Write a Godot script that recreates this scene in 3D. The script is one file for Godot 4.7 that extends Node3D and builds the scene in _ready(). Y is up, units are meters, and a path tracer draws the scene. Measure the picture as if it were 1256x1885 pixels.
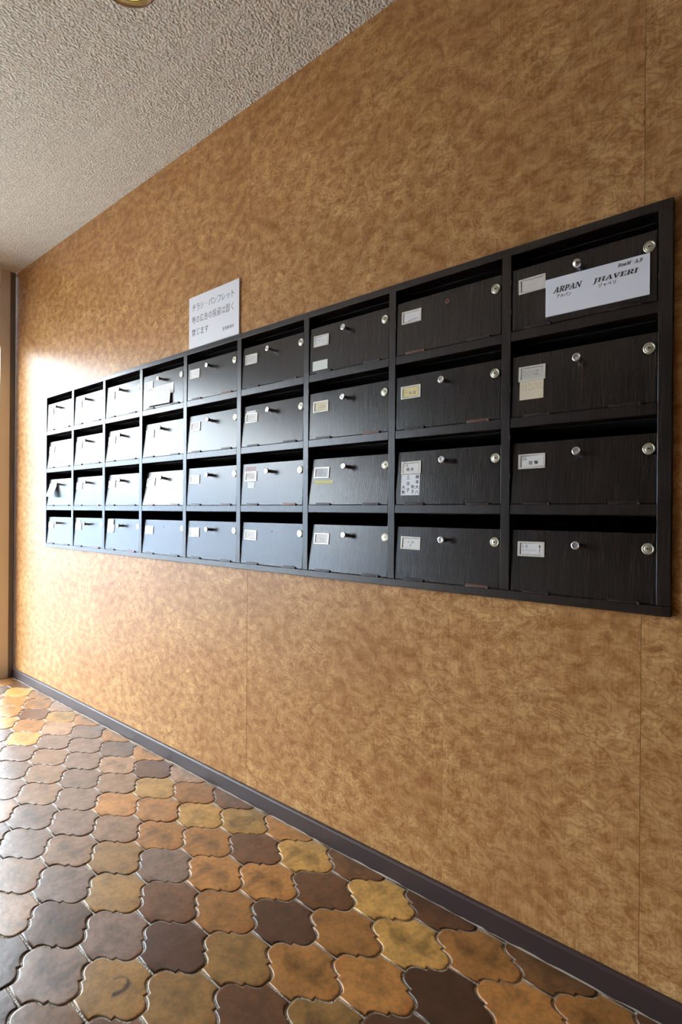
extends Node3D

# ---- measures (metres): x along the mailbox wall, y up, z out from the wall (z = 0 is the face of the mailbox frame)
const PITCH := 0.32275      # mailbox columns
const CELL := 0.29980       # clear width of a mailbox
const ROW := 0.20022        # mailbox rows
const TOP := 1.59659        # top of the uppermost opening
const SHELF := 0.0227
const WALL_Z := -0.012      # face of the wall panels
const ROOM_H := 2.4
const END_X := -0.475       # inner face of the entrance end
const BACK_X := 5.6
const LEFT_Z := 3.35
const HALF_X := 0.134936    # floor tile lattice
const HALF_Z := 0.071685
const TILE_X := 1.7385
const TILE_Z := 0.58068
const SKY_LIGHT := 16.5

var taken := {}
var dark_wood: StandardMaterial3D
var frame_wood: StandardMaterial3D
var inner_wood: StandardMaterial3D
var steel: StandardMaterial3D
var nickel: StandardMaterial3D
var hole_black: StandardMaterial3D
var hinge_metal: StandardMaterial3D
var brass_worn: StandardMaterial3D
var holder_white: StandardMaterial3D
var paper_white: StandardMaterial3D
var mesh_cache := {}

# ------------------------------------------------------------------ naming helpers
func numbered(called: String) -> String:
	if not taken.has(called):
		taken[called] = 0
		return called
	taken[called] += 1
	return "%s_%03d" % [called, taken[called]]

func thing(called: String, label: String, category: String, at := Vector3.ZERO, group := "") -> Node3D:
	var o := Node3D.new()
	o.name = numbered(called)
	add_child(o)
	o.position = at
	tag(o, label, category, group)
	return o

func tag(o: Node3D, label: String, category: String, group := "") -> void:
	o.set_meta("label", label)
	o.set_meta("category", category)
	if group != "":
		o.set_meta("group", group)

func structure(called: String, label: String, category: String) -> Node3D:
	var o := Node3D.new()
	o.name = numbered(called)
	add_child(o)
	tag(o, label, category)
	o.set_meta("kind", "structure")
	return o

func part(called: String, mesh: Mesh, material: Material, parent: Node3D, at := Vector3.ZERO) -> MeshInstance3D:
	var o := MeshInstance3D.new()
	o.name = called
	o.mesh = mesh
	if material != null:
		o.material_override = material
	o.position = at
	parent.add_child(o, true)
	return o

# ------------------------------------------------------------------ mesh helpers
func begin() -> SurfaceTool:
	var st := SurfaceTool.new()
	st.begin(Mesh.PRIMITIVE_TRIANGLES)
	return st

func tri(st: SurfaceTool, a: Vector3, b: Vector3, c: Vector3, n: Vector3, ua := Vector2.ZERO, ub := Vector2.ZERO, uc := Vector2.ZERO) -> void:
	var p := [a, b, c]
	var u := [ua, ub, uc]
	if (b - a).cross(c - a).dot(n) > 0.0:
		p = [a, c, b]
		u = [ua, uc, ub]
	for k in 3:
		st.set_normal(n)
		st.set_uv(u[k])
		st.add_vertex(p[k])

func flat_quad(st: SurfaceTool, a: Vector3, b: Vector3, c: Vector3, d: Vector3, n: Vector3) -> void:
	tri(st, a, b, c, n, Vector2(0, 0), Vector2(1, 0), Vector2(1, 1))
	tri(st, a, c, d, n, Vector2(0, 0), Vector2(1, 1), Vector2(0, 1))

# a box with chamfered edges; its front face (+z) carries the whole 0..1 texture
func add_box(st: SurfaceTool, mid: Vector3, size: Vector3, bevel := 0.001) -> void:
	var h := size * 0.5
	var b := minf(bevel, minf(h.x, minf(h.y, h.z)) * 0.9)
	var v := func(s: Vector3, axis: int) -> Vector3:
		var p := (h - Vector3(b, b, b)) * s
		p[axis] = h[axis] * s[axis]
		return mid + p
	for axis in 3:
		for s in [-1.0, 1.0]:
			var n := Vector3.ZERO
			n[axis] = s
			var a1 := (axis + 1) % 3
			var a2 := (axis + 2) % 3
			if axis == 2:
				a1 = 0
				a2 = 1
			var q := []
			for k in [[-1.0, 1.0], [1.0, 1.0], [1.0, -1.0], [-1.0, -1.0]]:
				var c := Vector3.ZERO
				c[axis] = s
				c[a1] = k[0]
				c[a2] = k[1]
				q.append(v.call(c, axis))
			flat_quad(st, q[0], q[1], q[2], q[3], n)
	for axis in 3:
		var a1 := (axis + 1) % 3
		var a2 := (axis + 2) % 3
		for s1 in [-1.0, 1.0]:
			for s2 in [-1.0, 1.0]:
				var lo := Vector3.ZERO
				lo[a1] = s1
				lo[a2] = s2
				var hi := lo
				lo[axis] = -1.0
				hi[axis] = 1.0
				var n := Vector3.ZERO
				n[a1] = s1
				n[a2] = s2
				flat_quad(st, v.call(lo, a1), v.call(hi, a1), v.call(hi, a2), v.call(lo, a2), n.normalized())
	for sx in [-1.0, 1.0]:
		for sy in [-1.0, 1.0]:
			for sz in [-1.0, 1.0]:
				var s := Vector3(sx, sy, sz)
				tri(st, v.call(s, 0), v.call(s, 1), v.call(s, 2), s.normalized())

func box(size: Vector3, bevel := 0.001, mid := Vector3.ZERO) -> ArrayMesh:
	var st := begin()
	add_box(st, mid, size, bevel)
	return st.commit()

# a profile of (radius, height) turned round the z axis, smooth where the turn is under 40 degrees
func add_lathe(st: SurfaceTool, profile: Array, at: Vector3, sides := 24) -> void:
	for k in profile.size() - 1:
		var p0: Vector2 = profile[k]
		var p1: Vector2 = profile[k + 1]
		var d := (p1 - p0).normalized()
		var n0 := Vector2(d.y, -d.x)
		var n1 := n0
		if k > 0:
			var e: Vector2 = (p0 - profile[k - 1]).normalized()
			if e.dot(d) > 0.7:
				n0 = (n0 + Vector2(e.y, -e.x)).normalized()
		if k < profile.size() - 2:
			var e: Vector2 = (profile[k + 2] - p1).normalized()
			if e.dot(d) > 0.7:
				n1 = (n1 + Vector2(e.y, -e.x)).normalized()
		for i in sides:
			var a := TAU * i / sides
			var b := TAU * (i + 1) / sides
			var ca := Vector3(cos(a), sin(a), 0)
			var cb := Vector3(cos(b), sin(b), 0)
			var q := [ca * p0.x + Vector3(0, 0, p0.y), cb * p0.x + Vector3(0, 0, p0.y), cb * p1.x + Vector3(0, 0, p1.y), ca * p1.x + Vector3(0, 0, p1.y)]
			var n := [ca * n0.x + Vector3(0, 0, n0.y), cb * n0.x + Vector3(0, 0, n0.y), cb * n1.x + Vector3(0, 0, n1.y), ca * n1.x + Vector3(0, 0, n1.y)]
			for t in [[0, 1, 2], [0, 2, 3]]:
				var i0: int = t[0]
				var i1: int = t[1]
				var i2: int = t[2]
				var face: Vector3 = (q[i1] - q[i0]).cross(q[i2] - q[i0])
				if face.length() < 1e-14:
					continue
				var order := [i0, i1, i2]
				if face.dot(n[i0] + n[i1] + n[i2]) > 0.0:
					order = [i0, i2, i1]
				for w in order:
					st.set_normal(n[w])
					st.set_uv(Vector2(0.5, 0.5))
					st.add_vertex(at + q[w])

func lathe(profile: Array, sides := 24) -> ArrayMesh:
	var st := begin()
	add_lathe(st, profile, Vector3.ZERO, sides)
	return st.commit()

# ------------------------------------------------------------------ material helpers
func mat(color: Color, rough := 0.5, metal := 0.0) -> StandardMaterial3D:
	var m := StandardMaterial3D.new()
	m.albedo_color = color
	m.roughness = rough
	m.metallic = metal
	return m

func noise_bytes(w: int, h: int, made_w: int, made_h: int, seed_: int, freq: float, octaves: int, warp := 0.0, warp_freq := 0.01, ridged := false) -> PackedByteArray:
	var f := FastNoiseLite.new()
	f.noise_type = FastNoiseLite.TYPE_SIMPLEX_SMOOTH
	f.seed = seed_
	f.frequency = freq
	f.fractal_type = FastNoiseLite.FRACTAL_RIDGED if ridged else FastNoiseLite.FRACTAL_FBM
	f.fractal_octaves = octaves
	f.fractal_gain = 0.5
	if warp > 0.0:
		f.domain_warp_enabled = true
		f.domain_warp_type = FastNoiseLite.DOMAIN_WARP_SIMPLEX
		f.domain_warp_amplitude = warp
		f.domain_warp_frequency = warp_freq
		f.domain_warp_fractal_type = FastNoiseLite.DOMAIN_WARP_FRACTAL_PROGRESSIVE
		f.domain_warp_fractal_octaves = 2
	var im := f.get_seamless_image(made_w, made_h, false, false, 0.12) if warp <= 0.0 else f.get_image(made_w, made_h)
	if made_w != w or made_h != h:
		im.resize(w, h, Image.INTERPOLATE_CUBIC)
	im.convert(Image.FORMAT_L8)
	return im.get_data()

func image_of(bytes: PackedByteArray, w: int, h: int, format: Image.Format) -> ImageTexture:
	var im := Image.create_from_data(w, h, false, format, bytes)
	im.generate_mipmaps()
	return ImageTexture.create_from_image(im)

# burl veneer: warped figure, thin dark squiggles between the curls, fine upright fibres
func burl_texture(w: int, h: int) -> ImageTexture:
	var figure := noise_bytes(w, h, w, int(h * 1.5), 11, 0.0098, 2, 36.0, 0.0135)
	var second := noise_bytes(w, h, w, int(h * 1.4), 15, 0.0215, 2, 34.0, 0.0175)
	var broad := noise_bytes(w, h, w / 4, h / 3, 12, 0.012, 3, 20.0, 0.01)
	var fibre := noise_bytes(w, h, w, h / 14, 14, 0.22, 2)
	var out := PackedByteArray()
	out.resize(w * h * 3)
	var at := 0
	for k in w * h:
		# curls: each fold rises to a pale crest and breaks off in a thin dark line
		var fold := figure[k] * 0.0235 + second[k] * 0.0060
		fold -= floorf(fold)
		var strength := clampf(0.45 + broad[k] * 0.0045, 0.45, 1.4)
		# a slow rise, a short soft fall, a dark line in the trough
		var rise := fold / 0.74 if fold < 0.74 else (1.0 - fold) / 0.26
		rise = rise * rise * (3.0 - 2.0 * rise)
		var v := (rise - 0.5) * 0.22 * strength + (second[k] - 128) * 0.0021 + (broad[k] - 128) * 0.0008 + (fibre[k] - 128) * 0.0008
		var line := absf(fold - 0.02) * 14.0
		if line < 1.0:
			v -= 0.10 * strength * (1.0 - line)
		v = clampf(0.52 + v, 0.0, 1.0)
		# brown -> honey -> pale straw
		out[at] = int(152.0 + v * 100.0)
		out[at + 1] = int(93.0 + v * 109.0)
		out[at + 2] = int(45.0 + v * 94.0)
		at += 3
	return image_of(out, w, h, Image.FORMAT_RGB8)

# upright open grain of stained wood; returns [colour, relief]
func grain_textures(w: int, h: int) -> Array:
	var fine := noise_bytes(w, h, w, h / 24, 21, 0.30, 2)
	var broad := noise_bytes(w, h, w, h / 8, 22, 0.02, 3)
	var pores := noise_bytes(w, h, w, h / 10, 23, 0.45, 1)
	var color := PackedByteArray()
	var relief := PackedByteArray()
	color.resize(w * h * 3)
	relief.resize(w * h)
	var at := 0
	for k in w * h:
		var v := (fine[k] - 128) * 0.0085 + (broad[k] - 128) * 0.002
		v = clampf(0.5 + v, 0.0, 1.0)
		color[at] = int(100.0 + v * 155.0)
		color[at + 1] = int(92.0 + v * 153.0)
		color[at + 2] = int(88.0 + v * 151.0)
		at += 3
		relief[k] = clampi(128 + int((fine[k] - 128) * 0.5) - (clampi(pores[k] - 150, 0, 60) * 2), 0, 255)
	return [image_of(color, w, h, Image.FORMAT_RGB8), image_of(relief, w, h, Image.FORMAT_L8)]

# glazed clay: mottling, scorched middle or rim, specks; kind adds a ring or a black sweep
func clay_texture(seed_: int, middle: float, rim: float, kind := "") -> ImageTexture:
	var w := 256
	var a := noise_bytes(w, w, w, w, seed_, 0.012, 4)
	var b := noise_bytes(w, w, w, w, seed_ + 50, 0.06, 3)
	var c := noise_bytes(w, w, w, w, seed_ + 90, 0.30, 2)
	var out := PackedByteArray()
	out.resize(w * w * 3)
	var at := 0
	for y in w:
		for x in w:
			var k := y * w + x
			var p := Vector2(x - 128.0, y - 128.0) / 128.0
			var r := p.length() + (a[k] - 128) * 0.0013
			var v := 0.90 + (a[k] - 128) * 0.0011 + (b[k] - 128) * 0.0008
			var warm := (b[k] - 128) * 0.0006
			v -= middle * exp(-r * r * 9.0)
			var edge := smoothstep(0.52, 0.95, r)
			v -= rim * edge * 0.5
			warm += rim * edge * 0.35
			if c[k] > 188:
				v += 0.10
			elif c[k] < 62:
				v -= 0.13
			if kind == "ring":
				v -= 0.16 * exp(-pow((r - 0.22) / 0.05, 2.0))
			elif kind == "sweep":
				var s := Vector2(p.x * 1.1 - 0.02, p.y + 0.06)
				var turn := atan2(s.y, s.x)
				if turn > -3.0 and turn < 0.9:
					v -= (0.62 if turn > -1.4 else 0.25) * exp(-pow((s.length() - 0.19) / (0.055 if turn > -1.0 else 0.025), 2.0))
			v = clampf(v, 0.12, 1.0)
			warm = clampf(warm, -0.005, 0.4)
			out[at] = int(255.0 * clampf(v + warm * 0.6, 0.0, 1.0))
			out[at + 1] = int(255.0 * clampf(v - warm * 0.4, 0.0, 1.0))
			out[at + 2] = int(255.0 * clampf(v - warm, 0.0, 1.0))
			at += 3
	return image_of(out, w, w, Image.FORMAT_RGB8)

# ------------------------------------------------------------------ brush lettering, drawn stroke by stroke
const STROKES := {
	"チ": "78 8 25 18|8 42 92 42|52 15 52 50 45 75 22 95",
	"ラ": "22 12 78 12|12 38 86 38 78 65 60 84 32 95",
	"シ": "18 12 36 24|10 38 28 50|14 90 50 78 88 28",
	"・": "44 50 56 50",
	"パ": "32 22 25 55 8 88|58 20 75 50 90 88|80 6 90 6 90 18 80 18 80 6",
	"ン": "12 15 34 30|14 88 55 74 90 30",
	"フ": "12 16 86 16 80 50 62 76 30 95",
	"レ": "22 8 22 90 60 74 92 44",
	"ッ": "20 42 28 60|46 36 54 56|84 40 76 68 42 95",
	"ト": "35 6 35 96|35 36 80 58",
	"等": "22 4 10 24|16 14 46 14|62 4 52 20|58 14 94 14|15 30 85 30|50 22 50 44|5 44 95 44|8 60 92 60|70 50 70 96 58 92|30 68 42 82",
	"の": "54 18 48 60 30 84 14 70 14 46 34 22 60 16 84 34 88 60 74 84 54 92",
	"広": "50 2 50 14|14 14 94 14|16 14 16 60 6 94|52 30 40 60 28 88 84 84|66 62 90 94",
	"告": "30 6 16 28|26 22 82 22|52 4 52 44|4 44 96 44|24 58 24 96|24 58 78 58 78 96|24 90 78 90",
	"投": "4 24 38 24|22 4 22 96 10 90|4 62 38 52|54 8 54 30 42 46|54 8 80 8 80 34 94 38|46 54 86 54 70 78 42 96|54 62 70 80 96 96",
	"函": "12 8 86 8 56 28|50 28 50 74 42 70|12 30 12 94 88 94 88 30|28 42 40 52|72 38 56 52|26 78 44 62|60 62 76 76",
	"は": "16 8 12 60 18 92|40 30 92 30|70 8 70 80 54 92 40 82 52 72 70 76 92 92",
	"固": "10 6 90 6 90 96 10 96 10 6|24 28 76 28|50 16 50 48|30 48 70 48 70 80 30 80 30 48",
	"く": "74 6 28 48 76 94",
	"禁": "6 16 46 16|26 4 26 44|26 18 6 40|26 18 44 36|54 16 94 16|74 4 74 44|74 18 54 40|74 18 94 38|24 54 76 54|8 68 92 68|50 68 50 96 40 92|28 76 16 92|72 76 86 92",
	"じ": "32 6 30 70 44 90 64 86 84 62|58 14 64 26|74 8 80 20",
	"ま": "14 22 86 22|18 46 82 46|52 4 52 80 36 94 18 84 30 70 54 76 84 94",
	"す": "6 24 94 24|58 4 58 56 44 66 34 52 46 42 58 54 56 78 40 96",
	"管": "22 4 10 22|16 12 46 12|64 4 54 18|58 12 94 12|50 20 50 32|10 44 10 32 90 32 90 44|30 46 70 46 70 62 30 62|30 46 30 96|30 76 76 76 76 96 30 96",
	"理": "6 14 40 14|8 44 38 44|22 14 22 78|4 82 42 74|50 8 90 8 90 50 50 50 50 8|50 29 90 29|70 8 70 92|50 70 92 70|44 94 98 94",
	"事": "6 14 94 14|50 2 50 96 38 92|26 24 74 24 74 38 26 38 26 24|16 50 82 50 82 78|4 64 96 64|16 78 82 78",
	"務": "8 10 42 10 28 28|14 24 36 36|6 40 46 40 40 52|26 40 26 92 16 88|66 4 54 26|60 16 92 16 74 40 50 50|64 24 94 50|54 64 90 64 86 92 74 88|70 54 66 74 48 96",
	"所": "6 10 48 10|12 26 12 60 4 94|12 26 44 26 44 52 12 52|90 8 60 18|60 18 60 58 50 94|60 42 98 42|80 42 80 96",
	"ア": "10 14 88 14 78 34 60 48|50 34 46 66 22 94",
	"ル": "30 14 28 56 8 90|56 10 56 86 76 74 94 46",
	"ジ": "18 12 36 24|10 38 28 50|14 90 50 78 88 28|70 2 76 14|86 2 92 14",
	"ャ": "10 52 84 42 66 64|36 34 50 96",
	"ベ": "6 62 32 34 94 80|62 18 68 30|76 12 82 24",
	"リ": "24 10 24 58|74 8 74 56 60 80 38 96",
	"佐": "26 4 6 46|18 32 18 96|36 22 96 22|58 4 50 50 30 90|52 48 90 48|70 48 70 92|44 92 98 92",
	"藤": "4 14 96 14|30 4 30 24|70 4 70 24|12 30 12 70 6 94|12 30 34 30 34 94|12 48 34 48|12 64 34 64|44 44 94 44|44 58 96 58|68 30 56 62 42 74|72 58 92 74|68 64 68 94|50 78 60 86|88 76 50 96",
	"梅": "4 28 40 28|22 4 22 96|22 34 4 66|22 36 38 56|56 4 46 26|52 14 94 14|54 30 48 76 90 76 84 96|54 30 90 30 84 78|44 52 98 52",
	"本": "8 26 92 26|50 4 50 96|50 26 8 74|50 26 92 74|34 72 66 72",
	"大": "6 36 94 36|50 6 46 50 8 94|50 40 92 94",
	"八": "38 20 8 90|56 14 92 90",
	"三": "14 16 86 16|20 50 80 50|6 86 94 86",
	"子": "14 12 84 12 52 36|50 36 50 94 34 88|4 50 96 50",
	"和": "44 6 12 16|4 32 50 32|28 14 28 94|28 34 4 70|28 36 50 60|58 24 92 24 92 82 58 82 58 24",
	"小": "50 4 50 94 36 86|26 34 8 72|74 34 94 70",
	"田": "10 10 90 10 90 92 10 92 10 10|10 50 90 50|50 10 50 92",
	"中": "10 24 90 24 90 66 10 66 10 24|50 4 50 98",
	"1": "36 20 52 8 52 94",
	"2": "16 26 34 8 66 8 80 28 66 52 14 92 86 92",
	"A": "8 94 48 8 90 94|24 62 74 62",
	"B": "20 8 20 94 66 92 82 72 64 50 20 50|20 8 60 10 74 28 60 48",
}

func dab(im: Image, a: Vector2, b: Vector2, thick: float, ink: Color) -> void:
	var r := thick * 0.5
	var x0 := maxi(0, int(floor(minf(a.x, b.x) - r - 1)))
	var x1 := mini(im.get_width() - 1, int(ceil(maxf(a.x, b.x) + r + 1)))
	var y0 := maxi(0, int(floor(minf(a.y, b.y) - r - 1)))
	var y1 := mini(im.get_height() - 1, int(ceil(maxf(a.y, b.y) + r + 1)))
	var d := b - a
	var l2 := maxf(d.length_squared(), 1e-6)
	for y in range(y0, y1 + 1):
		for x in range(x0, x1 + 1):
			var p := Vector2(x + 0.5, y + 0.5)
			var t := clampf((p - a).dot(d) / l2, 0.0, 1.0)
			var cover := clampf(r + 0.5 - p.distance_to(a + d * t), 0.0, 1.0) * ink.a
			if cover > 0.0:
				im.set_pixel(x, y, im.get_pixel(x, y).lerp(Color(ink.r, ink.g, ink.b), cover))

func glyph(im: Image, which: String, at: Vector2, size: Vector2, thick: float, ink: Color) -> void:
	if not STROKES.has(which):
		return
	for stroke: String in STROKES[which].split("|"):
		var n := stroke.split_floats(" ")
		for k in range(0, n.size() - 2, 2):
			dab(im, at + Vector2(n[k], n[k + 1]) * size / 100.0, at + Vector2(n[k + 2], n[k + 3]) * size / 100.0, thick, ink)

func write_line(im: Image, text: String, at: Vector2, size: Vector2, step: float, thick: float, ink: Color) -> void:
	for k in text.length():
		glyph(im, text[k], at + Vector2(step * k, 0), size, thick, ink)

# unreadable handwriting: short strokes in rows
func scrawl(im: Image, area: Rect2, rows: int, per_row: int, thick: float, ink: Color, rng: RandomNumberGenerator) -> void:
	var cell := Vector2(area.size.x / per_row, area.size.y / rows)
	for r in rows:
		for c in per_row:
			if rng.randf() < 0.12:
				continue
			var o := area.position + Vector2(c, r) * cell
			for s in 3:
				var a := o + Vector2(rng.randf_range(0.1, 0.8), rng.randf_range(0.15, 0.8)) * cell
				dab(im, a, a + Vector2(rng.randf_range(-0.35, 0.45), rng.randf_range(-0.2, 0.4)) * cell, thick, ink)

func paper_image(w: int, h: int, color: Color) -> Image:
	var im := Image.create(w, h, false, Image.FORMAT_RGB8)
	im.fill(color)
	return im

func paper_material(im: Image, rough := 0.6) -> StandardMaterial3D:
	im.generate_mipmaps()
	var m := mat(Color.WHITE, rough)
	m.albedo_texture = ImageTexture.create_from_image(im)
	return m

# ------------------------------------------------------------------ setting
func make_materials() -> void:
	var grain := grain_textures(256, 256)
	dark_wood = mat(Color(0.19, 0.158, 0.148), 0.26)
	dark_wood.metallic_specular = 0.56
	dark_wood.albedo_texture = grain[0]
	dark_wood.heightmap_enabled = true
	dark_wood.heightmap_texture = grain[1]
	dark_wood.heightmap_scale = 0.018
	dark_wood.uv1_triplanar = true
	dark_wood.uv1_world_triplanar = true
	dark_wood.uv1_scale = Vector3(7.3, 3.1, 7.3)
	frame_wood = dark_wood.duplicate()
	frame_wood.albedo_color = Color(0.18, 0.145, 0.135)
	frame_wood.roughness = 0.30
	inner_wood = mat(Color(0.07, 0.055, 0.05), 0.85)
	steel = mat(Color(0.90, 0.90, 0.91), 0.24, 1.0)
	nickel = mat(Color(0.80, 0.78, 0.70), 0.36, 0.85)
	hole_black = mat(Color(0.03, 0.03, 0.03), 0.8)
	hinge_metal = mat(Color(0.17, 0.13, 0.125), 0.35, 0.3)
	brass_worn = mat(Color(0.38, 0.27, 0.23), 0.4, 0.5)
	holder_white = mat(Color(0.86, 0.84, 0.79), 0.32, 0.15)
	paper_white = mat(Color(0.90, 0.90, 0.89), 0.6)

func slab(called: String, lo: Vector3, hi: Vector3, m: Material, parent: Node3D) -> MeshInstance3D:
	return part(called, box(hi - lo, 0.0005), m, parent, (lo + hi) * 0.5)

# one upright veneer sheet, cut out round the mailbox bank, edges eased
func panel_mesh(x0: float, x1: float, hole: Rect2, u0: float, flip: bool) -> ArrayMesh:
	var st := begin()
	var b := 0.0004
	var rects := []
	var hx0 := clampf(hole.position.x, x0, x1)
	var hx1 := clampf(hole.end.x, x0, x1)
	if hx1 - hx0 < 0.001:
		rects = [Rect2(x0, 0.0, x1 - x0, ROOM_H)]
	else:
		rects = [Rect2(x0, 0.0, x1 - x0, hole.position.y), Rect2(x0, hole.end.y, x1 - x0, ROOM_H - hole.end.y)]
		if hx0 - x0 > 0.001:
			rects.append(Rect2(x0, hole.position.y, hx0 - x0, hole.size.y))
		if x1 - hx1 > 0.001:
			rects.append(Rect2(hx1, hole.position.y, x1 - hx1, hole.size.y))
	var put := func(a: Vector3, c: Vector3, d: Vector3, e: Vector3, n: Vector3) -> void:
		var uv := func(p: Vector3) -> Vector2:
			var u := (p.x - x0) / 1.2145
			return Vector2(u0 + (1.0 - u if flip else u), (ROOM_H - p.y) / 2.4)
		tri(st, a, c, d, n, uv.call(a), uv.call(c), uv.call(d))
		tri(st, a, d, e, n, uv.call(a), uv.call(d), uv.call(e))
	for r: Rect2 in rects:
		var l := r.position.x + (b if is_equal_approx(r.position.x, x0) else 0.0)
		var q := r.end.x - (b if is_equal_approx(r.end.x, x1) else 0.0)
		var z := WALL_Z
		put.call(Vector3(l, r.position.y, z), Vector3(l, r.end.y, z), Vector3(q, r.end.y, z), Vector3(q, r.position.y, z), Vector3(0, 0, 1))
		for e in [[l, x0, -1.0], [q, x1, 1.0]]:
			if absf(e[0] - e[1]) > 0.0001 and absf(e[0] - e[1]) < 0.002:
				var n := Vector3(e[2], 0, 1).normalized()
				put.call(Vector3(e[0], r.position.y, z), Vector3(e[0], r.end.y, z), Vector3(e[1], r.end.y, z - b), Vector3(e[1], r.position.y, z - b), n)
				put.call(Vector3(e[1], r.position.y, z - b), Vector3(e[1], r.end.y, z - b), Vector3(e[1], r.end.y, z - 0.006), Vector3(e[1], r.position.y, z - 0.006), Vector3(e[2], 0, 0))
	return st.commit()

func build_wall_right() -> void:
	var w := structure("wall_right", "honey brown burl veneer wall of tall sheets around the black mailbox bank", "wall")
	var core := mat(Color(0.30, 0.20, 0.10), 0.8)
	var f := WALL_Z - 0.006
	var hole := Rect2(-0.008, 0.801, 2.911, 0.811)
	slab("wall_core", Vector3(END_X - 0.05, -0.1, -0.42), Vector3(BACK_X + 0.1, 0.801, f), core, w)
	slab("wall_core", Vector3(END_X - 0.05, hole.end.y, -0.42), Vector3(BACK_X + 0.1, ROOM_H + 0.12, f), core, w)
	slab("wall_core", Vector3(END_X - 0.05, 0.801, -0.42), Vector3(hole.position.x, hole.end.y, f), core, w)
	slab("wall_core", Vector3(hole.end.x, 0.801, -0.42), Vector3(BACK_X + 0.1, hole.end.y, f), core, w)
	slab("wall_core", Vector3(hole.position.x, 0.801, -0.42), Vector3(hole.end.x, hole.end.y, -0.33), core, w)
	var veneer := mat(Color(0.885, 0.885, 0.885), 0.36)
	veneer.metallic_specular = 0.34
	veneer.albedo_texture = burl_texture(1024, 2048)
	var cuts := [END_X, 0.4255, 1.640, 2.8545, 4.069, 5.2835, BACK_X]
	var shift := [0.26, 0.0, 0.37, 0.62, 0.11, 0.5]
	for k in cuts.size() - 1:
		part("wall_panel", panel_mesh(cuts[k] + 0.00025, cuts[k + 1] - 0.00025, hole, shift[k], k % 2 == 1), veneer, w)

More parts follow.
